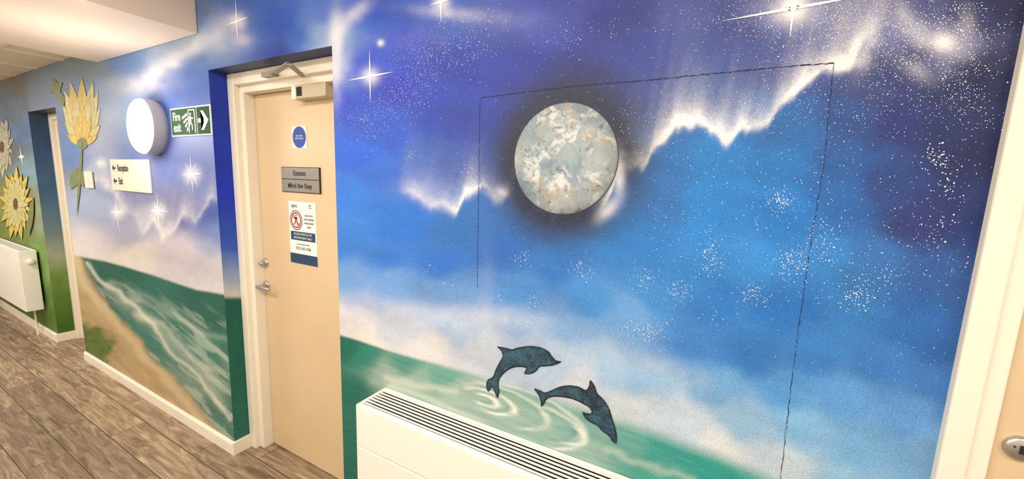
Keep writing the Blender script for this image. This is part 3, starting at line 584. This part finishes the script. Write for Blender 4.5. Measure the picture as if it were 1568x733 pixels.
# ---------------------------------------------------------------- radiators
def radiator(name,x0,x1,yb,yf,z0,z1,knob=False,seam=.168):
    e=empty(name,((x0+x1)/2,(yb+yf)/2,z0))
    t=.012
    box('end_left',x0,x0+t,yf,yb,z0,z1,M_rad,e,bev=.003); box('end_right',x1-t,x1,yf,yb,z0,z1,M_rad,e,bev=.003)
    box('front_upper',x0+.001,x1-.001,yf-.001,yf+t,z1-seam+.0015,z1-.001,M_rad,e,bev=.003); box('front_lower',x0+.001,x1-.001,yf-.001,yf+t,z0,z1-seam-.0015,M_rad,e,bev=.003)
    box('core',x0+t,x1-t,yf+t+.002,yb-.01,z0+.03,z1-.03,M_dark,e)  # dark block filling the shell, its colour stands for the shade inside
    box('top_rear',x0+t,x1-t,yb-.016,yb-.0005,z1-.030,z1-.0005,M_rad,e,bev=.002); box('top_front',x0+t,x1-t,yf+t-.002,yf+t+.008,z1-.030,z1-.0005,M_rad,e,bev=.002)
    a=yf+t+.008; b=yb-.016; n=7; p=(b-a)/n
    for i in range(n): box('slat',x0+t,x1-t,a+p*(i+.35),a+p*(i+.75),z1-.0055,z1-.0015,M_rad,e,bev=.001)
    box('shade_strip',x0+t,x1-t,a+.0005,a+.002,z1-.030,z1-.006,M_dark,e); box('shade_strip_rear',x0+t,x1-t,b-.002,b-.0005,z1-.030,z1-.006,M_dark,e)  # dark strips added to colour the grille gaps as shade
    k=x0+t+.2
    while k<x1-.1: box('cross_bar',k-.002,k+.002,a,b,z1-.016,z1-.006,M_dark,e); k+=.25
    if knob:
        kx,kz=x1,z1-.10
        lathe('valve_knob',[(.026,0),(.028,.012),(.025,.03),(.019,.036),(0,.037)],(kx,(yb+yf)/2+.01,kz),(1,0,0),M_white,e,28)
    for xx in (x0+.08,x1-.16):
        lathe('pipe',[(.0075,0),(.0075,z0+.02)],(xx,yb-.03,0),(0,0,1),M_white,e,16)
    return e
radiator('radiator',-1.042*D,.17*D,D-.001,.863*D,.20,H-.768*D)
radiator('radiator.001',-6.6*D,-5.05*D,D-.017,.885*D,.28,H-.695*D,True)
# ---------------------------------------------------------------- lights: unseen LED ceiling panels, added to light the corridor
def panel(name,x,y,z,W,sx=.6,sy=.6):
    e=empty(name,(x,y,z)); box('housing',x-sx/2-.02,x+sx/2+.02,y-sy/2-.02,y+sy/2+.02,z-.012,z-.0005,M_white,e,bev=.002); box('diffuser',x-sx/2,x+sx/2,y-sy/2,y+sy/2,z-.014,z-.010,M_panel,e)
    l=bpy.data.lights.new(name+'_light','AREA'); l.shape='RECTANGLE'; l.size=sx; l.size_y=sy; l.energy=W; l.color=(1,.975,.935)
    o=bpy.data.objects.new(name+'_light',l); o.location=(x,y,z-.02); sc.collection.objects.link(o); o.parent=e; o.matrix_parent_inverse=Matrix.Translation(e.location).inverted()
panel('ceiling_light',-.35,-.35,HT,34,1.2,.5); panel('ceiling_light.001',1.7,-.3,HT,24,1.2,.5); panel('ceiling_light.002',-1.75,-.45,HT,27,.6,.5)
panel('ceiling_light.003',-4.7,-.2,CZ,36); panel('ceiling_light.004',-6.6,-.2,CZ,36)
for nm,x,y,z,W in (('lamp_bulb',lxp,D-.26,lzp,10),('added_lamp_bulb',-3.1,YB+.16,2.02,15)):  # second bulb belongs to the added lamp opposite
    l=bpy.data.lights.new(nm,'POINT'); l.energy=W; l.shadow_soft_size=.10; l.color=(1,.88,.78)
    o=bpy.data.objects.new(nm,l); o.location=(x,y,z); par=bpy.data.objects['round_wall_lamp' if nm=='lamp_bulb' else 'added_wall_lamp']; sc.collection.objects.link(o); o.parent=par; o.matrix_parent_inverse=Matrix.Translation(par.location).inverted()
w=bpy.data.worlds.new('world'); sc.world=w; w.use_nodes=True; w.node_tree.nodes['Background'].inputs[0].default_value=(1,.95,.9,1); w.node_tree.nodes['Background'].inputs[1].default_value=.3
# ---------------------------------------------------------------- camera
cam=bpy.data.cameras.new('camera'); cam.sensor_width=36; cam.sensor_fit='HORIZONTAL'; cam.lens=36*FP/1568; cam.clip_start=.02
co=bpy.data.objects.new('camera',cam); sc.collection.objects.link(co)
m=Matrix(((R[0],-DN[0],-F[0],0),(R[1],-DN[1],-F[1],0),(R[2],-DN[2],-F[2],H),(0,0,0,1))); co.matrix_world=m
sc.camera=co
